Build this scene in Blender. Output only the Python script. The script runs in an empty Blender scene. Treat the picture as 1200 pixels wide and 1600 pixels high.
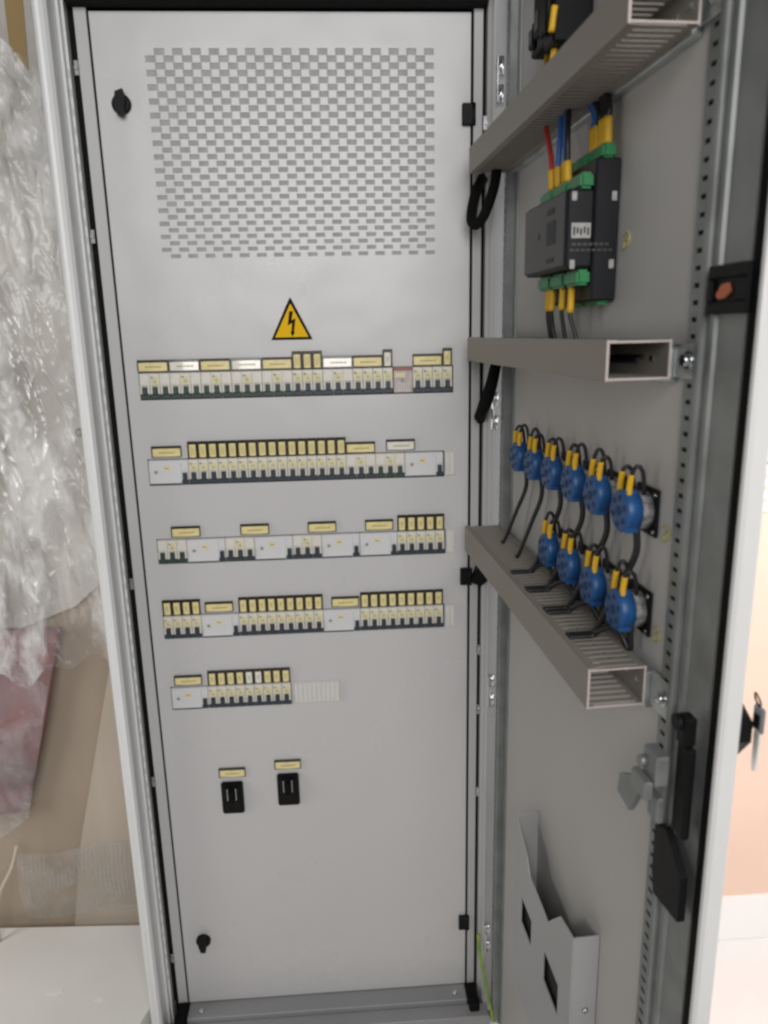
import bpy, bmesh, math, random
from mathutils import Vector, Matrix
random.seed(7)
S = bpy.context.scene
COL = S.collection
Z0 = 1.5                      # panel height datum above the floor (metres)

# ------------------------------------------------------------------ camera, world, lights, exposure
cam = bpy.data.cameras.new('camera'); camo = bpy.data.objects.new('camera', cam); COL.objects.link(camo)
cam.sensor_fit = 'VERTICAL'; cam.sensor_height = 36.0; cam.lens = 1149.67 / 1600 * 36.0
cam.clip_start = 0.02; cam.clip_end = 60
def _rot(w):
    t = math.sqrt(sum(c * c for c in w)); return Matrix.Rotation(t, 3, Vector(w))
B = Matrix(((1, 0, 0), (0, 0, -1), (0, 1, 0)))
Rc = _rot((0.2387, -0.0595, -0.0280)) @ B             # world -> (right, down, forward)
right, down, fwd = Rc[0], Rc[1], Rc[2]
M = Matrix((right, -down, -fwd)).transposed().to_4x4()
M.translation = Vector((0.3607, -1.3496, 0.0568 + Z0))
camo.matrix_world = M
cam.dof.use_dof = True; cam.dof.focus_distance = 1.30; cam.dof.aperture_fstop = 5.0
S.camera = camo
try: S.cycles.filter_width = 2.5
except Exception: pass
w = bpy.data.worlds.new('World'); S.world = w; w.use_nodes = True
w.node_tree.nodes['Background'].inputs[0].default_value = (0.93, 0.96, 1.0, 1)
w.node_tree.nodes['Background'].inputs[1].default_value = 0.055
S.view_settings.view_transform = 'Standard'; S.view_settings.look = 'None'
S.view_settings.exposure = 0.0; S.view_settings.gamma = 1.0
def area(name, loc, target, sx, sy, power, col=(1, 1, 1)):
    l = bpy.data.lights.new(name, 'AREA'); l.shape = 'RECTANGLE'; l.size = sx; l.size_y = sy; l.energy = power; l.color = col
    o = bpy.data.objects.new(name, l); COL.objects.link(o); o.location = loc
    d = Vector(target) - Vector(loc); o.rotation_euler = d.to_track_quat('-Z', 'Y').to_euler(); return o
area('window_light', (0.40, -2.75, 2.36), (0.36, 0.0, 2.28), 1.75, 1.5, 55, (1.0, 0.985, 0.97))
area('wall_fill_light', (1.75, -0.75, 1.5), (1.4, 0.2, 0.8), 1.0, 1.4, 21, (1.0, 0.99, 0.98))  # added area light that overexposes the wall beyond the door
area('goods_fill_light', (-1.35, -0.65, 1.25), (-0.85, 0.25, 0.15), 0.6, 0.7, 9, (1.0, 0.97, 0.92))  # added fill to brighten the white board and packed goods

# ------------------------------------------------------------------ materials
def mat(name, col, rough=0.5, metal=0.0, var=0.0, scale=8.0, bump=0.0, bscale=200.0, col2=None, coat=0.0, alpha=1.0, spec=0.5, stretch=None):
    m = bpy.data.materials.new(name); m.use_nodes = True
    nt = m.node_tree; b = nt.nodes['Principled BSDF']
    b.inputs['Base Color'].default_value = (*col, 1); b.inputs['Roughness'].default_value = rough
    b.inputs['Metallic'].default_value = metal; b.inputs['Specular IOR Level'].default_value = spec
    b.inputs['Coat Weight'].default_value = coat; b.inputs['Coat Roughness'].default_value = 0.08
    b.inputs['Alpha'].default_value = alpha
    tc = nt.nodes.new('ShaderNodeTexCoord'); src = tc.outputs['Object']
    if stretch:
        mp = nt.nodes.new('ShaderNodeMapping'); mp.inputs['Scale'].default_value = stretch
        nt.links.new(src, mp.inputs[0]); src = mp.outputs[0]
    if var or col2:
        n = nt.nodes.new('ShaderNodeTexNoise'); n.inputs['Scale'].default_value = scale; n.inputs['Detail'].default_value = 6
        nt.links.new(src, n.inputs['Vector'])
        r = nt.nodes.new('ShaderNodeValToRGB')
        c2 = col2 or tuple(c * (1 - var) for c in col)
        r.color_ramp.elements[0].position = 0.35; r.color_ramp.elements[0].color = (*c2, 1)
        r.color_ramp.elements[1].position = 0.65; r.color_ramp.elements[1].color = (*col, 1)
        nt.links.new(n.outputs[0], r.inputs[0]); nt.links.new(r.outputs[0], b.inputs['Base Color'])
        mr = nt.nodes.new('ShaderNodeMapRange'); mr.inputs['To Min'].default_value = max(0.03, rough - 0.08); mr.inputs['To Max'].default_value = min(1, rough + 0.1)
        nt.links.new(n.outputs[0], mr.inputs[0]); nt.links.new(mr.outputs[0], b.inputs['Roughness'])
    if bump:
        n2 = nt.nodes.new('ShaderNodeTexNoise'); n2.inputs['Scale'].default_value = bscale; n2.inputs['Detail'].default_value = 3
        nt.links.new(src, n2.inputs['Vector'])
        bp = nt.nodes.new('ShaderNodeBump'); bp.inputs['Strength'].default_value = bump; bp.inputs['Distance'].default_value = 0.002
        nt.links.new(n2.outputs[0], bp.inputs['Height']); nt.links.new(bp.outputs[0], b.inputs['Normal'])
    return m
PANEL = mat('powder_coat_grey', (0.575, 0.57, 0.57), 0.27, var=0.015, scale=1.6, bump=0.10, bscale=900)
def wavy(m, sc, st, dist):
    nt = m.node_tree; b = nt.nodes['Principled BSDF']; old = b.inputs['Normal'].links[0].from_node
    tc = next(n for n in nt.nodes if n.type == 'TEX_COORD')
    n = nt.nodes.new('ShaderNodeTexNoise'); n.inputs['Scale'].default_value = sc; n.inputs['Detail'].default_value = 2
    nt.links.new(tc.outputs['Object'], n.inputs['Vector'])
    bp = nt.nodes.new('ShaderNodeBump'); bp.inputs['Strength'].default_value = st; bp.inputs['Distance'].default_value = dist
    nt.links.new(n.outputs[0], bp.inputs['Height']); nt.links.new(old.outputs[0], bp.inputs['Normal']); nt.links.new(bp.outputs[0], b.inputs['Normal'])
wavy(PANEL, 5.0, 0.5, 0.012)
FRAME = mat('frame_grey', (0.50, 0.50, 0.50), 0.45, var=0.06, scale=5, bump=0.08, bscale=700)
LIPM = mat('lip_light_grey', (0.76, 0.77, 0.77), 0.35, var=0.04, scale=4)
DOORM = mat('door_inside_grey', (0.50, 0.49, 0.475), 0.5, var=0.06, scale=3, bump=0.08, bscale=800)
OUTER = mat('door_outer_paint', (0.74, 0.74, 0.73), 0.35, var=0.03)
ZINC = mat('galvanised_zinc', (0.62, 0.66, 0.66), 0.38, metal=0.85, var=0.25, scale=30)
ZINCB = mat('bright_zinc_plate', (0.78, 0.80, 0.82), 0.22, metal=1.0, var=0.2, scale=40)
BLACK = mat('black_plastic', (0.006, 0.006, 0.0065), 0.5, var=0.3, scale=40, spec=0.2)
RUBBER = mat('black_rubber', (0.008, 0.008, 0.008), 0.8, var=0.3, scale=40, spec=0.12)
ZINCD = mat('dull_zinc', (0.29, 0.305, 0.30), 0.42, metal=0.5, var=0.22, scale=25)
HSTRIP = mat('strip_shaded_rail_grey', (0.29, 0.29, 0.30), 0.5, var=0.08)  # hinge strip grey; on the bottom rail it darkens the frame paint
DARK = mat('inside_shade_black', (0.02, 0.02, 0.02), 0.9, var=0.3)  # near-black that stands in for shade inside and behind holes
MESHG = mat('filter_mat_grey', (0.42, 0.42, 0.415), 0.9, var=0.15, scale=60)
DUCT = mat('duct_grey_plastic', (0.275, 0.25, 0.215), 0.5, var=0.06, scale=12, bump=0.05, bscale=300)
DUCTE = mat('duct_cut_edge', (0.60, 0.52, 0.48), 0.6, var=0.1)
WHITEP = mat('breaker_white', (0.74, 0.715, 0.645), 0.4, var=0.05, scale=60)
WHITER = mat('wide_breaker_white', (0.68, 0.68, 0.69), 0.4, var=0.04, scale=60)
TOG = mat('toggle_blue_grey', (0.035, 0.048, 0.065), 0.42, var=0.2, scale=60)
TOGG = mat('toggle_green_grey', (0.030, 0.060, 0.052), 0.42, var=0.2, scale=60)
STICK = mat('pale_yellow_sticker', (0.76, 0.70, 0.42), 0.55, var=0.22, scale=260, col2=(0.62, 0.57, 0.36))
MARK = mat('grey_print', (0.30, 0.29, 0.24), 0.6, var=0.1)
CARD = mat('yellow_card', (0.86, 0.74, 0.36), 0.30, var=0.10, scale=90, coat=0.6)
PALE = mat('pale_glint_card', (0.86, 0.83, 0.74), 0.16, var=0.06, scale=90, coat=1.0)  # bleached card colour carries the white glints on some plates
PRINT = mat('brown_print', (0.46, 0.38, 0.19), 0.5, var=0.3, scale=900)
HOLD = mat('name_plate_frame', (0.030, 0.027, 0.018), 0.28, var=0.3, scale=50, coat=0.5)
SIGNY = mat('warning_yellow', (0.83, 0.50, 0.012), 0.75, var=0.06, spec=0.15)
SIGNK = mat('sign_black', (0.010, 0.009, 0.008), 0.8, spec=0.1)
BLANK = mat('blanking_plastic', (0.69, 0.675, 0.65), 0.45, var=0.04)
PINK = mat('clear_cover_pink', (0.58, 0.50, 0.48), 0.2, var=0.18, scale=120, coat=0.6)
REDB = mat('red_brown_strip', (0.34, 0.13, 0.10), 0.4, var=0.2)
BLUE = mat('blue_plastic', (0.012, 0.088, 0.27), 0.42, var=0.3, scale=60, bump=0.1, bscale=150)
BLUED = mat('blue_recess', (0.006, 0.03, 0.10), 0.6, var=0.2)
YEL = mat('yellow_sleeve', (0.72, 0.42, 0.015), 0.5, var=0.12, scale=80)
WIREK = mat('black_wire', (0.012, 0.012, 0.013), 0.45, var=0.2)
WIREB = mat('blue_wire', (0.03, 0.13, 0.42), 0.45, var=0.15)
WIRER = mat('red_wire', (0.45, 0.04, 0.035), 0.45, var=0.15)
WIREG = mat('green_yellow_wire', (0.42, 0.50, 0.05), 0.45, col2=(0.10, 0.32, 0.06), scale=40)
GREEN = mat('green_terminal', (0.02, 0.22, 0.07), 0.4, var=0.15)
METER = mat('meter_dark', (0.013, 0.014, 0.017), 0.45, var=0.2, spec=0.25)
METERF = mat('meter_face_grey', (0.055, 0.055, 0.056), 0.45, var=0.1)
LABELG = mat('printed_label_grey', (0.42, 0.42, 0.41), 0.5, var=0.2, scale=150)
DIALG = mat('ring_print_grey', (0.30, 0.30, 0.30), 0.5, col2=(0.06, 0.06, 0.06), scale=130)
CHALK = mat('yellow_crayon', (0.52, 0.46, 0.17), 0.8, var=0.2, scale=200)
POCK = mat('document_pocket_grey', (0.42, 0.42, 0.42), 0.45, var=0.05)
KRAFT = mat('cardboard', (0.42, 0.34, 0.265), 0.8, var=0.14, scale=5, bump=0.15, bscale=40, stretch=(1, 1, 0.35))
KRAFT2 = mat('cardboard_pale', (0.52, 0.45, 0.37), 0.8, var=0.14, scale=6, bump=0.15, bscale=50, stretch=(1, 1, 0.4))
TAPE = mat('brown_tape', (0.34, 0.24, 0.10), 0.45, var=0.08)
FOAM = mat('white_foam_sheet', (0.72, 0.70, 0.65), 0.7, col2=(0.36, 0.335, 0.31), scale=3.2)
REDS = mat('red_sack', (0.33, 0.145, 0.145), 0.6, var=0.3, scale=7, col2=(0.21, 0.135, 0.145), bump=0.3, bscale=25)
BOARD = mat('white_board', (0.87, 0.86, 0.83), 0.5, var=0.07, scale=4, bump=0.06, bscale=90)
PAPER = mat('paper_white', (0.9, 0.9, 0.88), 0.7, var=0.03)
CREAM = mat('cream_cable', (0.62, 0.55, 0.42), 0.5, var=0.1)
FLOORM = mat('concrete_floor', (0.87, 0.835, 0.82), 0.6, var=0.06, scale=5, bump=0.2, bscale=60)
WALLM = mat('plaster_wall', (0.60, 0.57, 0.52), 0.85, var=0.08, scale=3, bump=0.1, bscale=80)
PEACH = mat('peach_plaster', (0.80, 0.58, 0.47), 0.85, var=0.06, scale=3, bump=0.1, bscale=60)
WHITEW = mat('white_plaster', (0.88, 0.855, 0.84), 0.8, var=0.04, scale=3, bump=0.1, bscale=60)
KEYM = mat('key_metal', (0.85, 0.85, 0.83), 0.4, metal=0.3, var=0.1)
KEYH = mat('key_head_grey', (0.22, 0.23, 0.24), 0.4, var=0.2)
ORANGE = mat('orange_plastic', (0.62, 0.17, 0.07), 0.5, var=0.2)
def film_mat(name, base, lo, hi, scale, stretch):
    m = bpy.data.materials.new(name); m.use_nodes = True; nt = m.node_tree; b = nt.nodes['Principled BSDF']
    b.inputs['Base Color'].default_value = (*base, 1); b.inputs['Roughness'].default_value = 0.2; b.inputs['Coat Weight'].default_value = 1.0; b.inputs['Coat Roughness'].default_value = 0.06
    out = nt.nodes['Material Output']; tr = nt.nodes.new('ShaderNodeBsdfTransparent'); mx = nt.nodes.new('ShaderNodeMixShader')
    tc = nt.nodes.new('ShaderNodeTexCoord'); mp = nt.nodes.new('ShaderNodeMapping'); mp.inputs['Scale'].default_value = stretch
    mp.inputs['Rotation'].default_value = (0, 0.35, 0)
    n = nt.nodes.new('ShaderNodeTexNoise'); n.inputs['Scale'].default_value = scale; n.inputs['Detail'].default_value = 7; n.inputs['Distortion'].default_value = 1.2
    mr = nt.nodes.new('ShaderNodeMapRange'); mr.inputs['From Min'].default_value = 0.35; mr.inputs['From Max'].default_value = 0.68
    mr.inputs['To Min'].default_value = lo; mr.inputs['To Max'].default_value = hi
    L = nt.links.new
    L(tc.outputs['Object'], mp.inputs[0]); L(mp.outputs[0], n.inputs['Vector']); L(n.outputs[0], mr.inputs[0]); L(mr.outputs[0], mx.inputs[0])
    L(tr.outputs[0], mx.inputs[1]); L(b.outputs[0], mx.inputs[2]); L(mx.outputs[0], out.inputs['Surface'])
    mp2 = nt.nodes.new('ShaderNodeMapping'); mp2.inputs['Rotation'].default_value = (0, 0.28, 0); mp2.inputs['Scale'].default_value = (1.0, 1.0, 0.16)
    n2 = nt.nodes.new('ShaderNodeTexNoise'); n2.inputs['Scale'].default_value = 34; n2.inputs['Detail'].default_value = 4; n2.inputs['Distortion'].default_value = 0.8
    L(tc.outputs['Object'], mp2.inputs[0]); L(mp2.outputs[0], n2.inputs['Vector'])
    ad = nt.nodes.new('ShaderNodeMath'); ad.operation = 'MULTIPLY_ADD'; ad.inputs[1].default_value = 0.45
    L(n2.outputs[0], ad.inputs[0]); L(n.outputs[0], ad.inputs[2])
    bp = nt.nodes.new('ShaderNodeBump'); bp.inputs['Strength'].default_value = 0.9; bp.inputs['Distance'].default_value = 0.03
    L(ad.outputs[0], bp.inputs['Height']); L(bp.outputs[0], b.inputs['Normal']); L(bp.outputs[0], b.inputs['Coat Normal'])
    return m
def clear_film(name):
    m = bpy.data.materials.new(name); m.use_nodes = True; nt = m.node_tree; L = nt.links.new
    nt.nodes.remove(nt.nodes['Principled BSDF']); out = nt.nodes['Material Output']
    tr = nt.nodes.new('ShaderNodeBsdfTransparent'); df = nt.nodes.new('ShaderNodeBsdfDiffuse'); df.inputs[0].default_value = (0.85, 0.85, 0.85, 1)
    gl = nt.nodes.new('ShaderNodeBsdfGlossy'); gl.inputs['Roughness'].default_value = 0.2
    m1 = nt.nodes.new('ShaderNodeMixShader'); m2 = nt.nodes.new('ShaderNodeMixShader')
    tc = nt.nodes.new('ShaderNodeTexCoord'); mp = nt.nodes.new('ShaderNodeMapping'); mp.inputs['Scale'].default_value = (1, 1, 0.4); mp.inputs['Rotation'].default_value = (0, 0.5, 0)
    n = nt.nodes.new('ShaderNodeTexNoise'); n.inputs['Scale'].default_value = 16; n.inputs['Detail'].default_value = 5; n.inputs['Distortion'].default_value = 0.6
    mr = nt.nodes.new('ShaderNodeMapRange'); mr.inputs['From Min'].default_value = 0.44; mr.inputs['From Max'].default_value = 0.63; mr.inputs['To Min'].default_value = 0.06; mr.inputs['To Max'].default_value = 0.66
    L(tc.outputs['Object'], mp.inputs[0]); L(mp.outputs[0], n.inputs['Vector']); L(n.outputs[0], mr.inputs[0])
    L(mr.outputs[0], m1.inputs[0]); L(tr.outputs[0], m1.inputs[1]); L(df.outputs[0], m1.inputs[2])
    fr = nt.nodes.new('ShaderNodeFresnel'); fr.inputs[0].default_value = 1.42; cl = nt.nodes.new('ShaderNodeMath'); cl.operation = 'MINIMUM'; cl.inputs[1].default_value = 0.28
    L(fr.outputs[0], cl.inputs[0]); L(cl.outputs[0], m2.inputs[0]); L(m1.outputs[0], m2.inputs[1]); L(gl.outputs[0], m2.inputs[2]); L(m2.outputs[0], out.inputs['Surface'])
    return m
FILM = clear_film('stretch_film')
BUBBLE = film_mat('ribbed_plastic', (0.60, 0.60, 0.60), 0.10, 0.42, 9.0, (1, 1, 1))

# ------------------------------------------------------------------ mesh helpers (all arguments in millimetres)
K = 0.001
def box(bm, x0, x1, y0, y1, z0, z1, bev=0.0, mi=0, seg=1):
    v = [bm.verts.new((x * K, y * K, z * K)) for x in (x0, x1) for y in (y0, y1) for z in (z0, z1)]
    fs = [bm.faces.new([v[i] for i in q]) for q in ((0, 1, 3, 2), (4, 6, 7, 5), (0, 4, 5, 1), (2, 3, 7, 6), (0, 2, 6, 4), (1, 5, 7, 3))]
    for f in fs: f.material_index = mi
    if bev:
        es = list({e for f in fs for e in f.edges})
        r = bmesh.ops.bevel(bm, geom=es, offset=bev * K, segments=seg, affect='EDGES', clamp_overlap=True)
        for f in r['faces']: f.material_index = mi
def prism_xz(bm, pts, y0, y1, mi=0):
    a = [bm.verts.new((p[0] * K, y0 * K, p[1] * K)) for p in pts]; b = [bm.verts.new((p[0] * K, y1 * K, p[1] * K)) for p in pts]
    fs = [bm.faces.new(a), bm.faces.new(b[::-1])]
    for i in range(len(pts)):
        j = (i + 1) % len(pts); fs.append(bm.faces.new((a[i], b[i], b[j], a[j])))
    for f in fs: f.material_index = mi
def prism_xy(bm, pts, z0, z1, mi=0):
    a = [bm.verts.new((p[0] * K, p[1] * K, z0 * K)) for p in pts]; b = [bm.verts.new((p[0] * K, p[1] * K, z1 * K)) for p in pts]
    fs = [bm.faces.new(a[::-1]), bm.faces.new(b)]
    for i in range(len(pts)):
        j = (i + 1) % len(pts); fs.append(bm.faces.new((a[i], a[j], b[j], b[i])))
    for f in fs: f.material_index = mi
def cyl(bm, c, axis, r0, r1, h, n=24, mi=0, bev=0.0):
    ax = Vector(axis).normalized(); u = ax.orthogonal().normalized(); v = ax.cross(u); c = Vector(c)
    prof = [(r0, 0), (r1, h)] if not bev else [(r0, 0), (r1, h - bev), (r1 - bev, h)]
    rings = [[bm.verts.new((c + ax * t + (u * math.cos(2 * math.pi * i / n) + v * math.sin(2 * math.pi * i / n)) * r) * K) for i in range(n)] for r, t in prof]
    fs = [bm.faces.new(rings[0][::-1]), bm.faces.new(rings[-1])]
    for a, b in zip(rings, rings[1:]):
        for i in range(n):
            j = (i + 1) % n; f = bm.faces.new((a[i], a[j], b[j], b[i])); f.smooth = True; fs.append(f)
    for f in fs: f.material_index = mi
def smooth_path(pts, k=6):
    P = [Vector(p) for p in pts]
    if len(P) < 3: return [P[0].lerp(P[-1], i / k) for i in range(k + 1)]
    out = []; Q = [2 * P[0] - P[1]] + P + [2 * P[-1] - P[-2]]
    for i in range(1, len(Q) - 2):
        for s in range(k):
            t = s / k; a, b, c, d = Q[i - 1], Q[i], Q[i + 1], Q[i + 2]
            out.append(0.5 * ((2 * b) + (c - a) * t + (2 * a - 5 * b + 4 * c - d) * t * t + (3 * b - a - 3 * c + d) * t ** 3))
    return out + [P[-1]]
def tube(bm, pts, r, n=8, k=6, mi=0, flat=1.0):
    P = smooth_path(pts, k); rings = []; u = None
    for i, p in enumerate(P):
        t = (P[min(i + 1, len(P) - 1)] - P[max(i - 1, 0)]).normalized()
        u = t.orthogonal().normalized() if u is None else (u - t * u.dot(t)).normalized()
        v = t.cross(u); rr = r if not callable(r) else r(i / (len(P) - 1))
        rings.append([bm.verts.new((p + (u * math.cos(2 * math.pi * j / n) + v * math.sin(2 * math.pi * j / n) * flat) * rr) * K) for j in range(n)])
    for a, b in zip(rings, rings[1:]):
        for i in range(n):
            j = (i + 1) % n; f = bm.faces.new((a[i], a[j], b[j], b[i])); f.smooth = True; f.material_index = mi
    for f in (bm.faces.new(rings[0][::-1]), bm.faces.new(rings[-1])): f.material_index = mi
def hole_sheet(bm, x0, x1, z0, z1, y, depth, holes, mi=0):
    """a sheet facing -y with rectangular holes (xa, xb, za, zb) and walls of the given depth"""
    xs = sorted({round(q, 2) for h in holes for q in h[:2]} | {x0, x1}); zs = sorted({round(q, 2) for h in holes for q in h[2:]} | {z0, z1})
    def merge(a):
        o = [a[0]]
        for q in a[1:]:
            if q - o[-1] > 0.02: o.append(q)
        return o
    xs, zs = merge(xs), merge(zs)
    cut = set()
    for h in holes:
        for i in range(len(xs) - 1):
            cx = (xs[i] + xs[i + 1]) / 2
            if not h[0] < cx < h[1]: continue
            for j in range(len(zs) - 1):
                if h[2] < (zs[j] + zs[j + 1]) / 2 < h[3]: cut.add((i, j))
    vf, vb = {}, {}
    def gv(d, i, j, yy):
        if (i, j) not in d: d[(i, j)] = bm.verts.new((xs[i] * K, yy * K, zs[j] * K))
        return d[(i, j)]
    nx, nz = len(xs) - 1, len(zs) - 1
    solid = lambda i, j: 0 <= i < nx and 0 <= j < nz and (i, j) not in cut
    F = lambda i, j: gv(vf, i, j, y); Bk = lambda i, j: gv(vb, i, j, y + depth)
    for i in range(nx):
        for j in range(nz):
            if (i, j) in cut: continue
            bm.faces.new((F(i, j), F(i + 1, j), F(i + 1, j + 1), F(i, j + 1))).material_index = mi
            bm.faces.new((Bk(i, j), Bk(i, j + 1), Bk(i + 1, j + 1), Bk(i + 1, j))).material_index = mi
            for di, dj, a, b in ((-1, 0, (i, j + 1), (i, j)), (1, 0, (i + 1, j), (i + 1, j + 1)), (0, -1, (i, j), (i + 1, j)), (0, 1, (i + 1, j + 1), (i, j + 1))):
                if not solid(i + di, j + dj):
                    bm.faces.new((F(*b), F(*a), Bk(*a), Bk(*b))).material_index = mi
def mesh(name, bm, mats, recalc=True):
    if recalc: bmesh.ops.recalc_face_normals(bm, faces=bm.faces[:])
    me = bpy.data.meshes.new(name); bm.to_mesh(me); bm.free()
    for m in (mats if isinstance(mats, (list, tuple)) else [mats]): me.materials.append(m)
    return me
def link(name, me, parent=None):
    o = bpy.data.objects.new(name, me); COL.objects.link(o)
    if parent: o.parent = parent
    return o
def part(name, fn, mats, parent=None, label=None, off=None):
    bm = bmesh.new(); fn(bm)
    if off: bmesh.ops.translate(bm, verts=bm.verts[:], vec=Vector(off) * K)
    o = link(name, mesh(name, bm, mats), parent)
    if label: o['label'] = label
    return o
def tag(o, label, cat, group=None):
    o['label'] = label; o['category'] = cat
    if group: o['group'] = group
    return o
# door frame: local x runs along the door away from its hinges, local y into the door sheet, local z up
DANG = math.atan2(-0.99881, 0.04885)
HINGE = Vector((661.7, -70.0, 0.0))
def door_pt(s, o, z):
    dd = Vector((math.cos(DANG), math.sin(DANG), 0)); nn = Vector((math.sin(DANG), -math.cos(DANG), 0))
    return HINGE + dd * s + nn * o + Vector((0, 0, z))
def thing(name, label, cat, pos, frame='P', group=None):
    o = bpy.data.objects.new(name, None); o.empty_display_size = 0.03; COL.objects.link(o)
    p = Vector(pos) if frame == 'P' else door_pt(*pos)
    o.location = p * K + Vector((0, 0, Z0))
    if frame == 'D': o.rotation_euler = (0, 0, DANG)
    return tag(o, label, cat, group)
PROTO = {}
def proto(kind, parts):
    """parts: list of (name, builder, materials)"""
    out = []
    for nm, fn, mats in parts:
        bm = bmesh.new(); fn(bm); out.append((nm, mesh(nm, bm, mats)))
    PROTO[kind] = out
def place(kind, name, label, cat, pos, frame='P', group=None, swap=None):
    t = thing(name, label, cat, pos, frame, group)
    for nm, me in PROTO[kind]: link(nm, me, t)
    return t
def struct(name, fn, mats):
    o = part(name, fn, mats); o.location = (0, 0, Z0); o['kind'] = 'structure'; return o
ORD = 'first second third fourth fifth sixth seventh eighth ninth tenth eleventh twelfth thirteenth fourteenth fifteenth sixteenth'.split()

# ------------------------------------------------------------------ the setting
struct('floor', lambda b: box(b, -6000, 6000, -6000, 6000, -1520, -1500), FLOORM)
struct('wall', lambda b: box(b, -4000, 690, 900, 1000, -1499, 1600), WALLM)
struct('peach_wall', lambda b: box(b, 700, 4200, 200, 300, -1370, -344), PEACH)
struct('white_wall', lambda b: (box(b, 700, 4200, 200, 300, -344, 2200), box(b, 700, 4200, 192, 300, -1499, -1370)), WHITEW)
gr = part('wall_grille', lambda b: (box(b, 0, 900, -6, -0.5, -8, 130, 1), [box(b, 6, 890, -10, -5.8, z, z + 9, 1.5, 1) for z in (14, 42, 70)], box(b, 6, 890, -12, -5.8, 101, 105, 0.5, 2)), [WHITEW, PEACH, MARK])
gr.location = (1.284, 0.2, Z0 - 0.342); tag(gr, 'pale slatted grille on the bright wall beyond the door', 'grille')

# ------------------------------------------------------------------ cabinet
CX, CZ = 292, -1500
cab = thing('electrical_cabinet', 'tall grey electrical cabinet with its door swung open and a vented inner panel', 'cabinet', (CX, 0, CZ))
OFF = (-CX, 0, -CZ)
def cpart(name, fn, mats, label=None, parent=None): return part(name, fn, mats, parent or cab, label, OFF)
def shell(b):
    box(b, -92, -89, -30, 520, -1470, 690); box(b, 672, 675, -20, 520, -1470, 690)
    box(b, -92, 675, 520, 523, -1470, 690); box(b, -92, 675, -50, 523, 690, 693); box(b, -92, 675, -20, 523, -1473, -1470)
cpart('shell', shell, FRAME)
cpart('inner_shade_sheets', lambda b: (box(b, -50, 634, 60, 62, -1450, 660), box(b, -54, -52, 22, 60, -1450, 660), box(b, 632, 634, 4, 60, -1450, 660)), DARK)  # near-black sheets put in as the shade inside the cabinet
cpart('gap_strip', lambda b: (box(b, -50.8, -37.2, 7, 12, -1373, 600), box(b, 618.2, 624.3, 9, 12, -1373, 600)), RUBBER)
OFFS = [18.0, 19.18, 21.37, 18.77, 20.5]; ZB = [-50.0, -205.7, -356.9, -508.3, -658.4]
NMOD = [31, 30, 30, 30, 12.7]
holes = []
for r in range(31):
    h = 9.9 - 3.6 * (r / 30); zc = 504.5 - 10.45 * r
    for c in range(16):
        x = (82.0 if r % 2 == 0 else 67.4) + 29.2 * c
        holes.append((x, x + 16.6, zc - h / 2, zc + h / 2))
for k in range(5):
    x0 = OFFS[k] - 9 - 2.0; x1 = OFFS[k] - 9 + 18 * NMOD[k] + 2.5
    holes.append((x0, x1 if k != 4 else OFFS[k] - 9 + 18 * 13 + 1, ZB[k] - 2.5, ZB[k] + 46.5))
pan = cpart('inner_panel', lambda b: hole_sheet(b, -15.5, 598, -1373, 562, 0, 1.2, holes), PANEL)
cpart('vent_filter', lambda b: box(b, 60, 548, 1.7, 4, 180, 520), MESHG, parent=None)
def pknob(b):
    cyl(b, (0, 0, 0), (0, -1, 0), 15.5, 15.5, 7, 24, bev=2)
    prism_xz(b, [(-6, 16), (6, 20), (9, 4), (5, -20), (-5, -19), (-9, -3)], -16, -7)
for x, z in ((23.3, 427), (27.8, -1211)):
    o = part('latch_knob', pknob, BLACK, cab); o.location = (Vector((x, 0, z)) + Vector(OFF)) * K
def phinge(b):
    box(b, -9, 9, -9, 0, -17, 17, 1.5); cyl(b, (10, -6, -17), (0, 0, 1), 4, 4, 34, 12)
for x, z in ((592, 409), (592, -406), (592, -1206)):
    o = part('panel_hinge', phinge, BLACK, cab); o.location = (Vector((x, 0, z)) + Vector(OFF)) * K
o = part('hinge_block', lambda b: (prism_xz(b, [(-14, -10), (-2, 20), (4, 20), (16, 8), (16, -8), (4, -18)], -24, -4),), BLACK, cab); o.location = (Vector((616, 0, -403)) + Vector(OFF)) * K
# inner frame strips either side of the panel
cpart('panel_frame', lambda b: (box(b, -38.5, -18.6, -3, 4, -1373, 600, 0.8), box(b, 602.5, 618, -3, 4, -1373, 600, 0.8)), FRAME)
# posts
def lpost(b):
    prism_xy(b, [(-51, 20), (-51, -9), (-55, -9), (-54, -24), (-58, -26), (-60, -34), (-59, -62), (-63, -68), (-69, -66), (-71, -58), (-74, -53), (-79, -55), (-84, -52), (-89.5, -40), (-89.5, 20)], -1440, 690)
lp = cpart('frame_post', lpost, LIPM)
def slots_l(b):
    for i in range(64): box(b, -53.6, -51.8, -9.5, -9.02, -1300 + i * 28, -1300 + i * 28 + 12)
part('slot_row', slots_l, FRAME, lp, off=OFF)
def screw(b):
    cyl(b, (0, 0, 0), (0, -1, 0), 4, 3.4, 4, 12); box(b, -3.6, 3.6, -1.5, 0.2, -11, 11, 0.5)
for x, z in ((-42, 480), (-45, 224), (-42, -395), (-41, -818), (-41, -1250)):
    o = part('cage_screw', screw, ZINCD, lp); o.location = (Vector((x, -3, z)) + Vector(OFF)) * K
def rpost(b):
    prism_xy(b, [(624.5, 20), (624.5, -8), (629, -14), (632, -22), (635.5, -24), (637, -12), (672, -12), (672, 20)], -1440, 690)
rp = cpart('frame_post', rpost, FRAME)
cpart('hinge_strip', lambda b: box(b, 637.2, 668, -15, -12.2, -1430, 680), HSTRIP)
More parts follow.
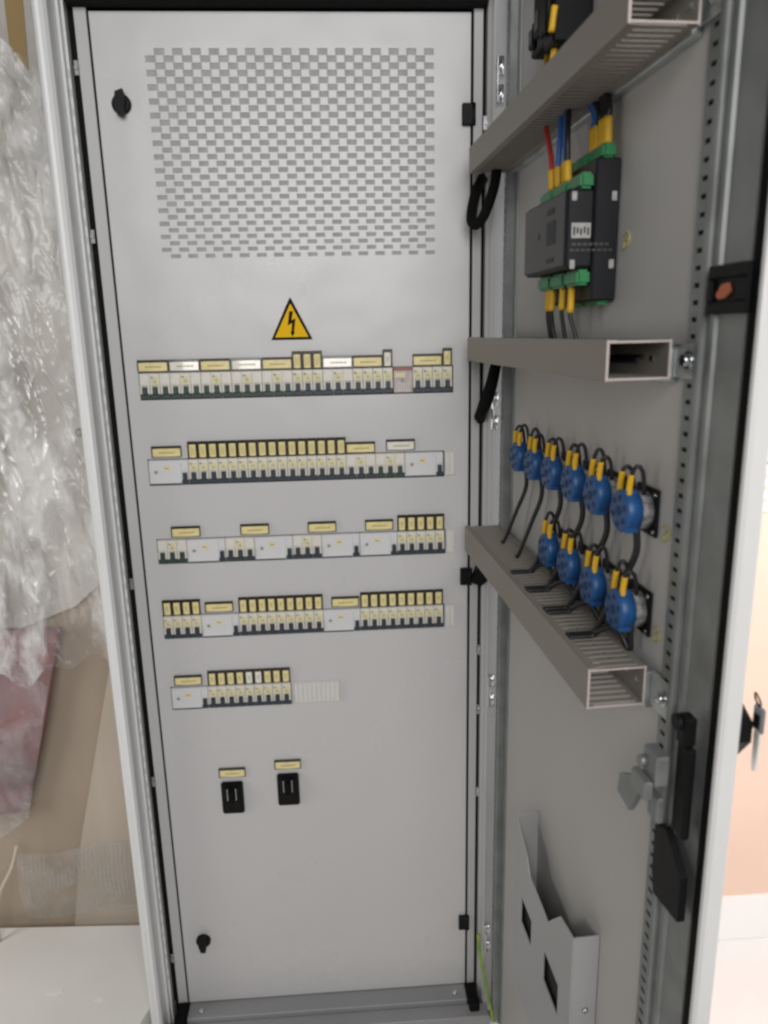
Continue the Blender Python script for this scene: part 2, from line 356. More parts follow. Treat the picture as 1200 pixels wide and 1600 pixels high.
for x, z in ((622, 395), (622, -690), (622, -560), (622, -880)):
    o = part('cage_screw', screw, ZINCB, rp); o.location = (Vector((x, -6, z)) + Vector(OFF)) * K
# door hinges on the right post
def dhinge(b):
    box(b, -5, -1, -16, 0, -34, 34, 1, 0); cyl(b, (4, -10, -34), (0, 0, 1), 4.5, 4.5, 26, 12); cyl(b, (4, -10, 8), (0, 0, 1), 4.5, 4.5, 26, 12)
for z in (455, -85, -640, -1230):
    o = part('door_hinge', dhinge, ZINCB, cab); o.location = (Vector((640, -15.2, z)) + Vector(OFF)) * K
# top rail and plinth
cpart('top_rail', lambda b: (box(b, -88, 672, -58, 20, 640, 690, 2)), LIPM)
cpart('top_gap_shade', lambda b: (box(b, -46, 623, -24, 3, 566, 639.5, 3)), RUBBER)  # black block stands in for the dark gap under the rail
def plinth(b):
    box(b, -14, 597, -40, 3, -1440, -1375.5, 1.5); box(b, -60, 640, -75, -40.5, -1440, -1386, 2)
cpart('bottom_rail', plinth, HSTRIP)  # frame paint made darker in colour for the dim light here
for xa in (-38, 598.5): cpart('corner_seal', lambda b: box(b, xa, xa + 22.5, -62, -4, -1440, -1366, 3), RUBBER)
cpart('panel_gap_fill', lambda b: (box(b, -18.5, -15.7, -1.5, 3.8, -1373, 562), box(b, 598.2, 602.2, -1.5, 3.8, -1373, 562)), RUBBER)  # black strips fill the thin dark gaps beside the panel
for x in (14, 572):
    o = part('rail_screw', lambda b: cyl(b, (0, 0, 0), (0, 0, 1), 6, 5, 3.5, 6), ZINCB, cab); o.location = (Vector((x, -22, -1375.5)) + Vector(OFF)) * K

# ------------------------------------------------------------------ cabinet door
ZT, ZD = 640, -1420
dr = part('door', lambda b: (box(b, -16, 697.2, 0, 2, ZD, ZT)), DOORM, cab, 'cabinet door swung open with its bare grey inner side showing')
dr.location = (HINGE + Vector(OFF)) * K; dr.rotation_euler = (0, 0, DANG)
def rim(b):
    prism_xy(b, [(697.4, 2.2), (697.4, -2.5), (699, -4), (703, -3.5), (705, 0), (705, 14), (701, 17), (-16, 17), (-16, 2.2)], ZD, ZT)
part('outer_skin', rim, OUTER, dr)
part('seal', lambda b: (box(b, 684, 697, -2.6, 0, ZD + 4, ZT - 4, 1)), RUBBER, dr)
def strips(b):
    hs = [(598.5, 608.5, z, z + 4.4) for z in range(-1380, 620, 15)]
    hole_sheet(b, 593, 615, -1400, 630, -4, 1.2, hs)
    box(b, 594, 614, -1.2, -0.3, -1399, 629, mi=1)  # black backing gives the holes their shade
    prism_xy(b, [(615.2, -0.4), (615.2, -7), (616.5, -8.5), (623, -8.5), (625, -7), (625.5, -3.2), (632, -2.6), (634, -5.5), (640, -5.5), (642, -2.4), (656, -2), (680, -1), (680, -0.4)], -1405, 632)
part('perforated_stiffener', strips, [ZINCD, DARK], dr)
def strips2(b):
    hs = [(-19, -12, z, z + 4.4) for z in range(-1380, 620, 15)]
    hole_sheet(b, -21.5, -5, -1400, 630, -13.4, 1.2, hs)
    box(b, -21, -6, -10.5, -10, -1399, 629, mi=1)  # same black backing as shade behind these holes
    prism_xy(b, [(-4.9, -0.4), (-4.9, -13.6), (-3, -15), (0, -14.6), (1, -13), (1, -2.6), (19, -2.6), (20, -0.4)], -1405, 632)
part('perforated_stiffener', strips2, [ZINCD, DARK], dr)
def striker(b):
    box(b, 634, 688, -7.5, -2.7, 66, 106, 1.5); box(b, 634, 688, -11, -7.7, 95, 106, 1.2); box(b, 634, 688, -11, -7.7, 66, 76, 1.2); box(b, 676, 688, -11, -7.7, 76.2, 94.8, 1.2); box(b, 634, 642, -11, -7.7, 76.2, 94.8, 1.2)
st = part('door_catch', striker, BLACK, dr)
part('catch_insert', lambda b: (prism_xz(b, [(646, 82), (654, 90), (664, 91), (668, 84), (660, 79), (650, 78)], -9.5, -7.8)), ORANGE, st)
def latch(b):
    box(b, 657, 681, -18, -9, -430, -330, 3); box(b, 661, 677, -22, -9, -330, -300, 2); cyl(b, (669, -22, -306), (0, -1, 0), 8, 8, 6, 14)
la = part('latch_case', latch, BLACK, dr)
def lever(b):
    box(b, 627, 657, -36, -22, -385, -352, 2); box(b, 623, 655, -46, -36.5, -400, -380, 1.5)
    prism_xz(b, [(587, -412), (623, -392), (631, -408), (613, -440), (583, -436)], -40, -34)
    cyl(b, (633, -36, -368), (0, -1, 0), 6, 5.5, 7, 14)
    box(b, 631, 653, -30, -22, -430, -401, 2)
part('latch_lever', lever, ZINCD, la)
part('cable_entry_box', lambda b: (prism_xz(b, [(627, -505), (627, -448), (649, -440), (683, -470), (683, -520), (633, -528)], -17, -8.8)), BLACK, dr)
def handle(b):
    prism_xz(b, [(627, -294), (667, -286), (691, -300), (691, -320), (667, -352), (639, -366), (627, -350)], 17.2, 36)
ha = part('door_handle', handle, BLACK, dr)
ky = thing('key', 'small key with grey head and bright blade hanging from the door handle', 'key', (690, -42, -332), 'D')
part('key_head', lambda b: (box(b, -8, 8, -2, 2, 22, 48, 2.0), box(b, -4, 4, -2.6, -2.05, 27, 40, 0, 1)), [KEYH, BLACK], ky)
part('key_blade', lambda b: (prism_xz(b, [(-4, 21.8), (4, 21.8), (3, -16), (0, -20), (-3, -16)], -1, 1)), KEYM, ky)
part('key_ring', lambda b: tube(b, [(0, 0, 46), (4, -3, 54), (0, -6, 62), (-4, -3, 54), (0, 0, 46)], 0.9), BLACK, ky)

# ------------------------------------------------------------------ modular devices on the inner panel
def mod_body(n, W):
    def f(b):
        box(b, 0.15, n * 18 - 0.15, -4, 30, 0, 45, 0.6)
        for i in range(n):       # raised shoulders flanking each toggle and the upper step
            box(b, i * 18 + 0.5, (i + 1) * 18 - 0.5, -6.5, -3.5, 23, 44.2, 0.8)
            box(b, i * 18 + 0.6, i * 18 + 4.8, -8.2, -3.5, 9, 23.4, 0.8); box(b, i * 18 + 13.2, i * 18 + 17.4, -8.2, -3.5, 9, 23.4, 0.8)
            box(b, i * 18 + 1.5, i * 18 + 6, -6.9, -6.2, 36.5, 41, 0, 1)
    return f, [WHITEP, BLANK]
def togs(n):
    def f(b):
        for i in range(n):
            prism_xz(b, [(i * 18 + 5.1, 8.6), (i * 18 + 12.9, 8.6), (i * 18 + 12.6, 21.2), (i * 18 + 5.4, 21.2)], -12.5, -4.2)
            box(b, i * 18 + 0.4, (i + 1) * 18 - 0.4, -8.5, -4.2, 0.6, 8.2, 0.8)  # dark bar stands in for the shadow below the lever
    return f
def stick(xs, w, z0=24.5, z1=38.5):
    def f(b):
        for x in xs:
            box(b, x - w / 2, x + w / 2, -6.9, -6.4, z0, z1, 0.0, 0)
            box(b, x - 2.2, x + 2.6, -7.1, -6.85, z0 + 4.2, z0 + 5.6, 0, 1); box(b, x - 1.8, x + 1.6, -7.1, -6.85, z0 + 7.2, z0 + 8.2, 0, 1)
    return f
def kind_mcb(kind, n, tm, xs, w):
    f, m = mod_body(n, 0)
    proto(kind, [('body', f, m)] + [('toggle', (lambda i: (lambda b: (prism_xz(b, [(i * 18 + 5.1, 8.6), (i * 18 + 12.9, 8.6), (i * 18 + 12.6, 21.2), (i * 18 + 5.4, 21.2)], -12.5, -4.2), box(b, i * 18 + 0.4, (i + 1) * 18 - 0.4, -8.5, -4.2, 0.6, 8.2, 0.8))))(i), tm) for i in range(n)]  # bar under each lever is coloured dark as its shadow and recess
          + [('rating_sticker', stick(xs, w), [STICK, MARK])])
kind_mcb('single', 1, TOG, [9], 13.5)
kind_mcb('triple', 3, TOG, [27], 13)
kind_mcb('triple_green', 3, TOGG, [27], 13)
def rcd(b):
    box(b, 0.2, 71.8, -5.5, 30, 0, 45, 0.8)
    box(b, 1.5, 58.5, -6.8, -5.2, 2.2, 43.5, 0.8); box(b, 59.2, 71, -6.8, -5.2, 22, 43.5, 0.6)
    box(b, 58.6, 61.2, -8.0, -5.2, 8, 21.5, 0.5); box(b, 69, 71.2, -8.0, -5.2, 8, 21.5, 0.5)
    for x in (5, 50, 66): box(b, x - 2, x + 3, -7.1, -6.6, 39, 41.2, 0, 1)
proto('rcd', [('body', rcd, [WHITER, BLANK]),
    ('toggle', lambda b: (prism_xz(b, [(61.3, 8.2), (68.9, 8.2), (68.6, 21), (61.6, 21)], -12.5, -5.6), box(b, 58.8, 71.3, -8.5, -5.6, 0.6, 8, 0.6)), TOG),  # lower bar coloured dark like the recess shade below a lever
    ('test_button', lambda b: box(b, 10.5, 16, -8.2, -6.9, 20.5, 26, 0.8), MARK),
    ('rating_sticker', lambda b: (box(b, 27, 39, -7.2, -6.9, 25, 35, 0, 0), box(b, 30, 36, -7.4, -7.15, 29, 31, 0, 1)), [STICK, MARK]),
    ('bottom_dark_line', lambda b: box(b, 0.6, 58, -6.2, -5.6, -0.6, 1.6), TOG)])  # thin dark line along the lower edge
def relay(b):
    box(b, 0.3, 34.7, -5, 30, 0, 40, 1.0)
    for i in range(6): box(b, 5 + i * 4.6, 6.4 + i * 4.6, -5.7, -4.9, 3, 18 + (i % 3) * 3, 0, 1)
    box(b, 14, 18, -5.8, -4.9, 19, 25, 0, 2)
proto('relay', [('body', relay, [PINK, BLANK, MARK]), ('top_strip', lambda b: box(b, 0.3, 34.7, -5.6, 28, 40.3, 46, 0.5), REDB),
    ('lamp_window', lambda b: box(b, 2.5, 22, -5.9, -5.1, 27, 36, 0.3), STICK)])
def blank(n):
    def f(b):
        box(b, 0, n * 9, -1.2, 5, 0, 44, 0.3)
        for i in range(int(n)): box(b, i * 9 + 1.4, i * 9 + 7.6, -3.4, -1.0, 1.2, 42.8, 0.5)
    return f
RN = ['top', 'second', 'third', 'fourth', 'bottom']
def X(k, i): return OFFS[k] - 9 + 18 * i
def dev(kind, k, i, label, group):
    nm = {'single': 'single_pole_breaker', 'triple': 'three_pole_breaker', 'triple_green': 'three_pole_breaker', 'rcd': 'residual_current_breaker', 'relay': 'control_relay'}[kind]
    place(kind, nm, label, 'relay' if kind == 'relay' else 'circuit breaker', (X(k, i), 0, ZB[k]), 'P', group)
def singles(k, i0, n, where):
    for j in range(n):
        dev('single', k, i0 + j, f'slim single breaker, {ORD[j]} from left of {where}', 'slim single breakers in the panel rows')
def triple(kind, k, i, label): dev(kind, k, i, label, 'wide three toggle breakers in the panel rows')
def wide(k, i, label): dev('rcd', k, i, label, 'wide blank faced breakers with one toggle')
for j in range(5):
    triple('triple_green', 0, 3 * j, f'white breaker with three greenish toggles, {ORD[j]} from the left end of the top row')
singles(0, 15, 3, 'the trio near the middle of the top row')
triple('triple', 0, 18, 'white breaker with three dark blue toggles right of the top row trio of singles')
singles(0, 21, 4, 'four just left of the pinkish relay')
dev('relay', 0, 25.05, 'pinkish clear relay with a red-brown top strip in the top row', None)
singles(0, 27, 4, 'four right of the pinkish relay')
wide(1, 0, 'wide white breaker with one toggle at the left end of the second row')
singles(1, 4, 16, 'sixteen in the second row')
triple('triple', 1, 20, 'white three toggle breaker beside the sixteen singles of the second row')
triple('triple_green', 1, 23, 'white breaker with three greenish toggles near the right end of the second row')
wide(1, 26, 'wide white breaker with one toggle at the right end of the second row')
triple('triple_green', 2, 0, 'white three toggle breaker at the left end of the third row')
wide(2, 3, 'first wide white breaker from the left in the third row')
triple('triple', 2, 7, 'white three toggle breaker between first and second wide breakers of the third row')
wide(2, 10, 'second wide white breaker from the left in the third row')
triple('triple', 2, 14, 'white three toggle breaker between second and third wide breakers of the third row')
wide(2, 17, 'third wide white breaker from the left in the third row')
wide(2, 21, 'fourth wide white breaker in the third row, just left of five slim ones')
singles(2, 25, 5, 'five at the end of the third row')
singles(3, 0, 4, 'four at the start of the fourth row')
wide(3, 4, 'wide white breaker after the first four slim ones in the fourth row')
singles(3, 8, 9, 'nine in the middle of the fourth row')
wide(3, 17, 'wide white breaker between the two runs of nine in the fourth row')
singles(3, 21, 9, 'nine at the end of the fourth row')
wide(4, 0, 'wide white breaker at the left end of the short bottom row')
singles(4, 4, 9, 'nine in the short bottom row')
for k, x, n, lab in ((1, OFFS[1] - 9 + 540 + 3, 2, 'narrow white blanking strip at the end of the second breaker row'), (2, OFFS[2] - 9 + 540 + 3.5, 1.6, 'narrow white blanking strip at the end of the third breaker row'),
                     (3, OFFS[3] - 9 + 540 + 4, 2, 'narrow white blanking strip at the end of the fourth breaker row'), (4, OFFS[4] - 9 + 240, 10, 'long ribbed white blanking strip at the end of the short bottom row')):
    o = part('blanking_strip', blank(n), BLANK); o.location = Vector((x, -3 if k < 4 else -3, ZB[k] + 0.5)) * K + Vector((0, 0, Z0)); tag(o, lab, 'cover strip', 'blanking strips after the breakers')

# ------------------------------------------------------------------ name plates
def holder(w, h, top):
    e = 1.6 if w > 30 else 2.5
    def f(b):
        box(b, -w / 2, w / 2, -2.2, 0, 0, h, 0.6)
        box(b, -w / 2, w / 2, -4.4, -2.0, h - top, h, 0.5); box(b, -w / 2, -w / 2 + e, -4.6, -2.0, 0, h - top, 0.3); box(b, w / 2 - e, w / 2, -4.4, -2.0, 0, h - top, 0.3)
        box(b, -w / 2 + e, w / 2 - e, -3.4, -2.0, 0, 1.0)
    return f
def card(w, h, top, mode):
    def f(b):
        # gently bowed card
        e = 1.7 if w > 30 else 2.6
        x0, x1, z0, z1 = -w / 2 + e, w / 2 - e, 1.1, h - top - 0.1
        n = 6; rows = []
        for i in range(n + 1):
            t = i / n; x = x0 + (x1 - x0) * t; y = -2.6 - 1.4 * math.sin(math.pi * t)
            rows.append([bm_v(b, x, y, z0), bm_v(b, x, y, z1)])
        for a, c in zip(rows, rows[1:]):
            fc = b.faces.new((a[0], c[0], c[1], a[1])); fc.smooth = True
        back = [(r[0].co.copy(), r[1].co.copy()) for r in rows]
        zc = (z0 + z1) / 2
        if mode == 'wide':
            x = -13.0
            while x < 13:
                l = random.choice((1.6, 2.4, 3.2)); y = -2.7 - 1.4 * math.sin(math.pi * ((x + l / 2 - x0) / (x1 - x0)))
                box(b, x, x + l, y - 0.25, y - 0.05, zc - 1.5, zc + 1.2, 0, 1); x += l + 1.0
        elif mode == 'dash':
            box(b, -0.7, 0.6, -4.25, -4.05, zc - 4.5, zc + 4.5, 0, 1); box(b, -1.6, 0.0, -4.3, -4.1, zc + 1.2, zc + 3.0, 0, 1)
        else:
            for xx in (-1.9, 1.1): box(b, xx, xx + 0.8, -4.15, -3.85, zc - 8, zc + 8, 0, 1)
    return f
def bm_v(b, x, y, z): return b.verts.new((x * K, y * K, z * K))
def plate_kind(kind, w, h, top, mode, cm):
    proto(kind, [('holder', holder(w, h, top), HOLD), ('card', card(w, h, top, mode), [cm, PRINT])])
for v in range(4): plate_kind(f'wide{v}', 53.5, 20.5, 4.5, 'wide', CARD)
plate_kind('wide_glint', 53.5, 20.5, 4.5, 'wide', PALE)  # pale card on these paints in a white glint
plate_kind('dash', 17.4, 30.5, 5.5, 'dash', CARD)
plate_kind('dash_pale_glint', 17.4, 30.5, 5.5, 'dash', PALE)
plate_kind('two', 17.4, 30.5, 5.5, 'two', CARD)
GW, GU = 'wide yellow name plates above the breakers', 'upright yellow name plates above the breakers'
wi = [0]
def wplate(k, idx, label, pale=False, z=None, x=None, rot=0):
    wi[0] += 1
    t = place('wide_glint' if pale else f'wide{wi[0] % 4}', 'name_plate', label, 'name plate', (x if x is not None else X(k, idx + 0.5), -0.3, z if z is not None else ZB[k] + 47.5), 'P', GW)
    t.rotation_euler = (rot, 0, random.uniform(-0.012, 0.012)); return t
def uplate(k, idx, kind, label, rot=0):
    t = place(kind, 'name_plate', label, 'name plate', (X(k, idx + 0.5), -0.3, ZB[k] + 47.0), 'P', GU)
    t.rotation_euler = (rot, 0, random.uniform(-0.02, 0.02)); return t
for j in range(5): wplate(0, 1 + 3.03 * j - 0.1, f'wide black framed yellow name plate, {ORD[j]} from the left above the top row', j in (1, 3), rot=(-0.05 if j in (1, 3) else 0))
for j in range(3): uplate(0, 15 + j, 'two', f'upright yellow name plate, {ORD[j]} of the trio above the top row')
wplate(0, 19, 'wide yellow name plate right of the upright trio above the top row', True, rot=-0.05)
wplate(0, 22, 'wide yellow name plate beside the upright pale one above the top row')
uplate(0, 24, 'dash_pale_glint', 'small upright pale name plate left of the pinkish relay')
wplate(0, 28, 'wide yellow name plate right of the pinkish relay')
uplate(0, 30, 'dash', 'small upright yellow name plate at the right end of the top row')
wplate(1, 1.4, 'wide yellow name plate at the left end of the second row', z=ZB[1] + 50)
for j in range(16): uplate(1, 4 + j, 'two', f'upright yellow name plate, {ORD[j]} from the left of sixteen above the second row')
wplate(1, 21, 'wide yellow name plate touching the sixteen upright ones of the second row')
wplate(1, 25.1, 'wide pale name plate with painted glint near the right end of the second row', True, z=ZB[1] + 50)
for j, i in enumerate((2.5, 9.6, 16.6, 22.6)): wplate(2, i - 0.0, f'wide yellow name plate, {ORD[j]} from the left above the third row', z=ZB[2] + 50)
for j in range(5): uplate(2, 25 + j, 'dash', f'upright yellow name plate, {ORD[j]} of five above the third row')
for j in range(4): uplate(3, j, 'dash', f'upright yellow name plate, {ORD[j]} of four starting the fourth row')
wplate(3, 5.45, 'wide yellow name plate above the first wide breaker of the fourth row', z=ZB[3] + 50)
for j in range(9): uplate(3, 8 + j, 'dash', f'upright yellow name plate, {ORD[j]} of nine above the middle of the fourth row')
wplate(3, 18.9, 'wide yellow name plate between the runs of nine above the fourth row', z=ZB[3] + 50)
for j in range(9): uplate(3, 21 + j, 'dash', f'upright yellow name plate, {ORD[j]} of nine above the end of the fourth row')
wplate(4, 1.4, 'wide yellow name plate at the start of the short bottom row', z=ZB[4] + 50)
for j in range(9): uplate(4, 4 + j, 'dash_pale_glint' if j in (4, 5) else 'dash', f'upright {"painted-glint pale" if j in (4, 5) else "yellow"} name plate, {ORD[j]} of nine above the short bottom row')
wplate(0, 0, 'wide yellow name plate over the left black switch', z=-817, x=117)
wplate(0, 0, 'wide yellow name plate over the right black switch', z=-805, x=230)

# ------------------------------------------------------------------ black switches, warning sign
def swbody(b):
    box(b, -22, 22, -9, 0, -72, 0, 2.5, 0, 2); box(b, -15, 15, -14, -8.5, -45, -6, 2.5, 0, 2)
proto('switch', [('body', swbody, BLACK),
    ('lever', lambda b: (box(b, -5, 5, -24, -13.5, -40, -10, 2.5, 0, 2)), RUBBER),
    ('lever_guard', lambda b: (box(b, -9.5, -7.6, -16.5, -13.8, -36, -10, 0.5), box(b, 7.6, 9.5, -16.5, -13.8, -36, -10, 0.5)), LABELG)])
place('switch', 'disconnect_switch', 'black switch with a lever, left of the pair low on the panel', 'switch', (115, 0, -827), 'P', 'black lever switches low on the panel')
place('switch', 'disconnect_switch', 'black switch with a lever, right of the pair low on the panel', 'switch', (229, 0, -815), 'P', 'black lever switches low on the panel')
sg = thing('warning_sign', 'yellow warning triangle with a black lightning bolt on the grey panel', 'sign', (281, -0.4, 47.5))
part('backing', lambda b: prism_xz(b, [(-36.5, 0), (36.5, 0), (1, 71.5), (-1, 71.5)], -0.6, 0), SIGNK, sg)
part('face', lambda b: prism_xz(b, [(-29.5, 4.4), (29.5, 4.4), (0, 62)], -1.0, -0.62), SIGNY, sg)
part('lightning_bolt', lambda b: (prism_xz(b, [(-2.5, 49), (4, 49), (0.8, 33.5), (8, 36.5), (4.2, 13), (6.4, 14), (1.0, 4.8), (-2.6, 14.5), (-0.2, 13.2), (1.4, 29), (-6.2, 24.5)], -1.25, -1.02)), SIGNK, sg)

# ------------------------------------------------------------------ wiring ducts on the door
def duct(name_label, z0, z1, s0, s1, slotted=True):
    t = thing('wiring_duct', name_label, 'cable duct', (s0, 0, z0), 'D', 'grey wiring ducts across the open door')
    L = s1 - s0; h = z1 - z0
    part('duct_cover', lambda b: (box(b, 0, L, -76, -74, -0.6, h + 0.6, 0.6), box(b, 0, L, -74, -66, h - 1.0, h + 0.6), box(b, 0, L, -74, -66, -0.6, 1.0)), DUCT, t)
    def body(b):
        box(b, 0, L, -14, -12, 0.2, h - 0.2)
        p = 12.0; n = int(L / p)
        for za, zb in ((1.1, 2.7), (h - 2.7, h - 1.1)):
            if not slotted: box(b, 0, L, -73.8, -14.2, za, zb); continue
            box(b, 0, L, -19, -14.2, za, zb)
            for i in range(n): box(b, i * p + 1, i * p + 7.4, -73.8, -19.2, za, zb)
        for i in range(int(L / 25)): box(b, i * 25 + 8, i * 25 + 16, -14.6, -14.1, h / 2 - 2.5, h / 2 + 2.5, 0, 1)
    part('duct_body', body, [DUCT, ZINCB], t)
    def lip(b):
        x = L + 0.2
        box(b, x, x + 0.8, -76, -73.6, 0, h); box(b, x, x + 0.8, -73.4, -14, h - 2.6, h - 0.6); box(b, x, x + 0.8, -73.4, -14, 0.6, 2.4); box(b, x, x + 0.8, -13.8, -11.8, 0, h)
    part('cut_end', lip, DUCTE, t)
    part('mounting_rail', lambda b: (box(b, 4, 575 - s0, -11.5, -0.6, -4, h - 8, 1), box(b, 576 - s0, 614.5 - s0, -6.4, -5.2, 2, h - 4, 0.4)), ZINC, t)
    part('mounting_bolt', lambda b: (cyl(b, (605 - s0, -6.5, h / 2), (0, -1, 0), 8.5, 8.5, 2, 18), cyl(b, (605 - s0, -8.5, h / 2), (0, -1, 0), 6, 6, 5, 6)), ZINCB, t)
    return t
duct('grey wiring duct across the upper door above the black meter', 306, 344, -12, 590)
duct('grey wiring duct with an open dark end below the black meter', 7, 45, -16, 580, False)
duct('grey slotted wiring duct below the blue switches', -340, -294, -28, 574)

for lab, z0, s1, m in (('added black tubes darkening the inside of the open ended duct', 7, 560, (0, 5)), ('added black tubes darkening the inside of the slotted lower duct', -340, 520, (1, 4)), ('added black tubes darkening the inside of the uppermost duct', 306, 540, (2, 5))):
    t = thing('duct_dark_filler', lab, 'dark filler', (0, -20, z0 + 4), 'D', 'added dark tubes inside the ducts')  # added black tubes that darken the empty duct insides
    rr = random.Random(m[0])
    for q in range(m[1]):
        a, c = rr.uniform(6, 40), rr.uniform(3, 18)
        part('wire', (lambda a, c: lambda b: tube(b, [(0, -a, c), (s1 * 0.4, -a - rr.uniform(-4, 4), c + 3), (s1 * 0.75, -a + rr.uniform(-4, 4), c), (s1 - rr.uniform(0, 60), -a, c + 2)], 2.6, 7, 6))(a, c), WIREK, t)

# ------------------------------------------------------------------ rotary switches
def face(b):
    cyl(b, (0, -17, 0), (0, -1, 0), 23, 23, 17, 32, bev=2.5)
    cyl(b, (0, -34, 0), (0, -1, 0), 5, 5, 1.2, 14, 1)
    for a in range(6):
        c, s = math.cos(a * math.pi / 3 + 0.4) * 15, math.sin(a * math.pi / 3 + 0.4) * 15
        cyl(b, (c, -34, s), (0, -1, 0), 3.2, 3.2, 0.8, 10, 1)
    for a in range(3):
        c, s = math.cos(a * 2.1 + 1.2) * 23, math.sin(a * 2.1 + 1.2) * 23
        box(b, c - 3, c + 3, -33, -19, s - 3, s + 3, 1)
def ploop(x, d, ap=54):
    return lambda b: tube(b, [(x, -28, 14), (x + 1.5, -28, 30), (x + 3.2, -27.4, 41), (x + 4.5 + d * 0.3, -23, ap), (x + 4.5 + d * 0.6, -17, ap - 6), (x + 3 + d * 0.6, -13, 20)], 2.3, 8)
def psleeve(x): return lambda b: tube(b, [(x, -28, 17), (x + 1.5, -28, 30), (x + 3, -27.4, 41)], 3.5, 10)
for vr, (d1, a1, d2, a2) in enumerate(((0, 48, 2, 52), (2, 52, 0, 47), (-1, 46, 3, 50))):
    proto(f'rotary{vr}', [('mounting_plate', lambda b: (box(b, -26, 26, -4.2, -0.6, -26, 26, 2), cyl(b, (20, -4.2, -20), (0, -1, 0), 2.6, 2.6, 1.2, 10, 1), cyl(b, (20, -4.2, 20), (0, -1, 0), 2.6, 2.6, 1.2, 10, 1)), [BLACK, ZINCB]),
        ('printed_ring', lambda b: cyl(b, (0, -4.3, 0), (0, -1, 0), 21, 21, 12.6, 28), DIALG),
        ('contact_block', face, [BLUE, BLUED]),
        ('wire', ploop(-13, d1, a1), WIREK), ('wire', ploop(9, d2, a2), WIREK),
        ('marker_sleeve', psleeve(-13), YEL), ('marker_sleeve', psleeve(9), YEL)])
UP = [(134, -140), (212, -139), (293, -137), (375, -135), (453, -133), (533, -133)]
LOWR = [(290, -248), (371, -246), (453, -245), (532, -245)]
for j, (s, z) in enumerate(UP):
    place(f'rotary{j % 3}', 'rotary_switch', f'blue round switch back, {ORD[j]} from the hinges in the upper row of six', 'switch', (s, 0, z), 'D', 'blue rotary switch backs on the door')
for j, (s, z) in enumerate(LOWR):
    place(f'rotary{(j + 1) % 3}', 'rotary_switch', f'blue round switch back, {ORD[j]} from the hinges in the lower row of four', 'switch', (s, 0, z), 'D', 'blue rotary switch backs on the door')
def cable(s0, z0, s1, drop, label, two, hook):
    t = thing('cable', label, 'cable', (s0, -1, z0), 'D', 'black wires running down to the slotted duct')
    ze = -294 - z0
    def mk(dx):
        pts = [(dx, -14, -18), (dx * 0.6, -13, -50), ((s1 - s0) * 0.45 + dx * 0.5, -22, ze * 0.6), ((s1 - s0) * 0.9 + dx * 0.3, -36, ze + 8), ((s1 - s0) + dx * 0.3, -40, ze + 2)]
        if hook: pts += [((s1 - s0) + dx * 0.3, -52, ze + 1.6), ((s1 - s0) + dx * 0.3, -69, ze + 1.8)]
        return lambda b: tube(b, pts, 2.4 if two else 3.0, 8)
    for dx in ((-5, 5) if two else (-3, 3)): part('wire', mk(dx), WIREK, t)
for j, (s, z) in enumerate(UP):
    cable(s, z, s - (40, 34, 62, 62, 50, 48)[j] if j < 2 else s - (0, 0, 40, 52, 50, 46)[j], 0, f'pair of black wires running down from the {ORD[j]} blue switch of the upper six', j in (0, 1, 3), j > 1)
for j, (s, z) in enumerate(LOWR):
    cable(s, z, s - 38, 0, f'black wires hooking into the duct below the {ORD[j]} blue switch of the lower four', False, True)
for s, z, lab in ((574, -150, 'small yellow crayon mark beside the upper row of blue switches'), (570, -262, 'small yellow crayon mark beside the lower row of blue switches'), (440, 150, 'small yellow crayon mark beside the black meter')):
    o = part('crayon_mark', lambda b: tube(b, [(-8, -0.8, 5), (0, -0.8, 9), (8, -0.8, 3), (3, -0.8, -6), (-6, -0.8, -8), (-3, -0.8, 0), (4, -0.8, 1)], 1.15, 6, flat=1.0), CHALK)
    o.location = door_pt(s, 0, z) * K + Vector((0, 0, Z0)); o.rotation_euler = (0, 0, DANG); tag(o, lab, 'mark', 'yellow crayon marks on the door')

# ------------------------------------------------------------------ black meter with green terminals
mt = thing('power_meter', 'black stepped meter with green terminal blocks and yellow sleeved wires', 'meter', (266, 0, 87), 'D')
part('body', lambda b: (box(b, 0, 153, -30, -1, 0, 152, 2), box(b, 0, 153, -62, -30.2, 36, 120, 3)), METER, mt)
def mface(b):
    box(b, 3, 150, -64, -62.1, 39, 117, 1.5); box(b, 60, 64, -64.6, -63.9, 76, 84, 0, 1)
    box(b, 92, 122, -64.6, -63.9, 66, 92, 0, 1); box(b, 92, 118, -64.6, -63.9, 100, 106, 0, 1); box(b, 92, 118, -64.6, -63.9, 46, 51, 0, 1)
part('front_face', mface, [METERF, METER], mt)
def sidelabel(b):
    box(b, 153.1, 153.6, -56, -34, 68, 84, 0, 0)
    for i in range(5): box(b, 153.65, 153.8, -54 + i * 4, -52 + i * 4, 71 + (i % 2) * 2, 80 - (i % 3), 0, 1)
    for i in range(7): box(b, 153.1, 153.5, -55 + i * 6.4, -50.5 + i * 6.4, 60, 63, 0, 2)
    for i in range(8): box(b, 153.1, 153.5, -57 + i * 6.4, -52.5 + i * 6.4, 54, 56.4, 0, 2)
part('side_label', sidelabel, [LABELG, METER, METERF], mt)
for y in (-54, -8):
    for z in (112, 40): part('side_clip', lambda b: box(b, 153.1, 154.6, y - 3, y + 3, z - 5, z + 5, 1), LABELG, mt)
def terms(z0, z1, zz):
    def f(b):
        for i in range(3): box(b, 4 + i * 50, 50 + i * 50, -46, -30.3, z0, z1, 3, 0, 2)
        for i in range(3): box(b, 4 + i * 50, 50 + i * 50, -22, -6, zz - 8, zz + 8, 3, 0, 2)
    return f
part('terminal_block', terms(121, 138, 160), GREEN, mt); part('terminal_block', terms(18, 35, 4), GREEN, mt)
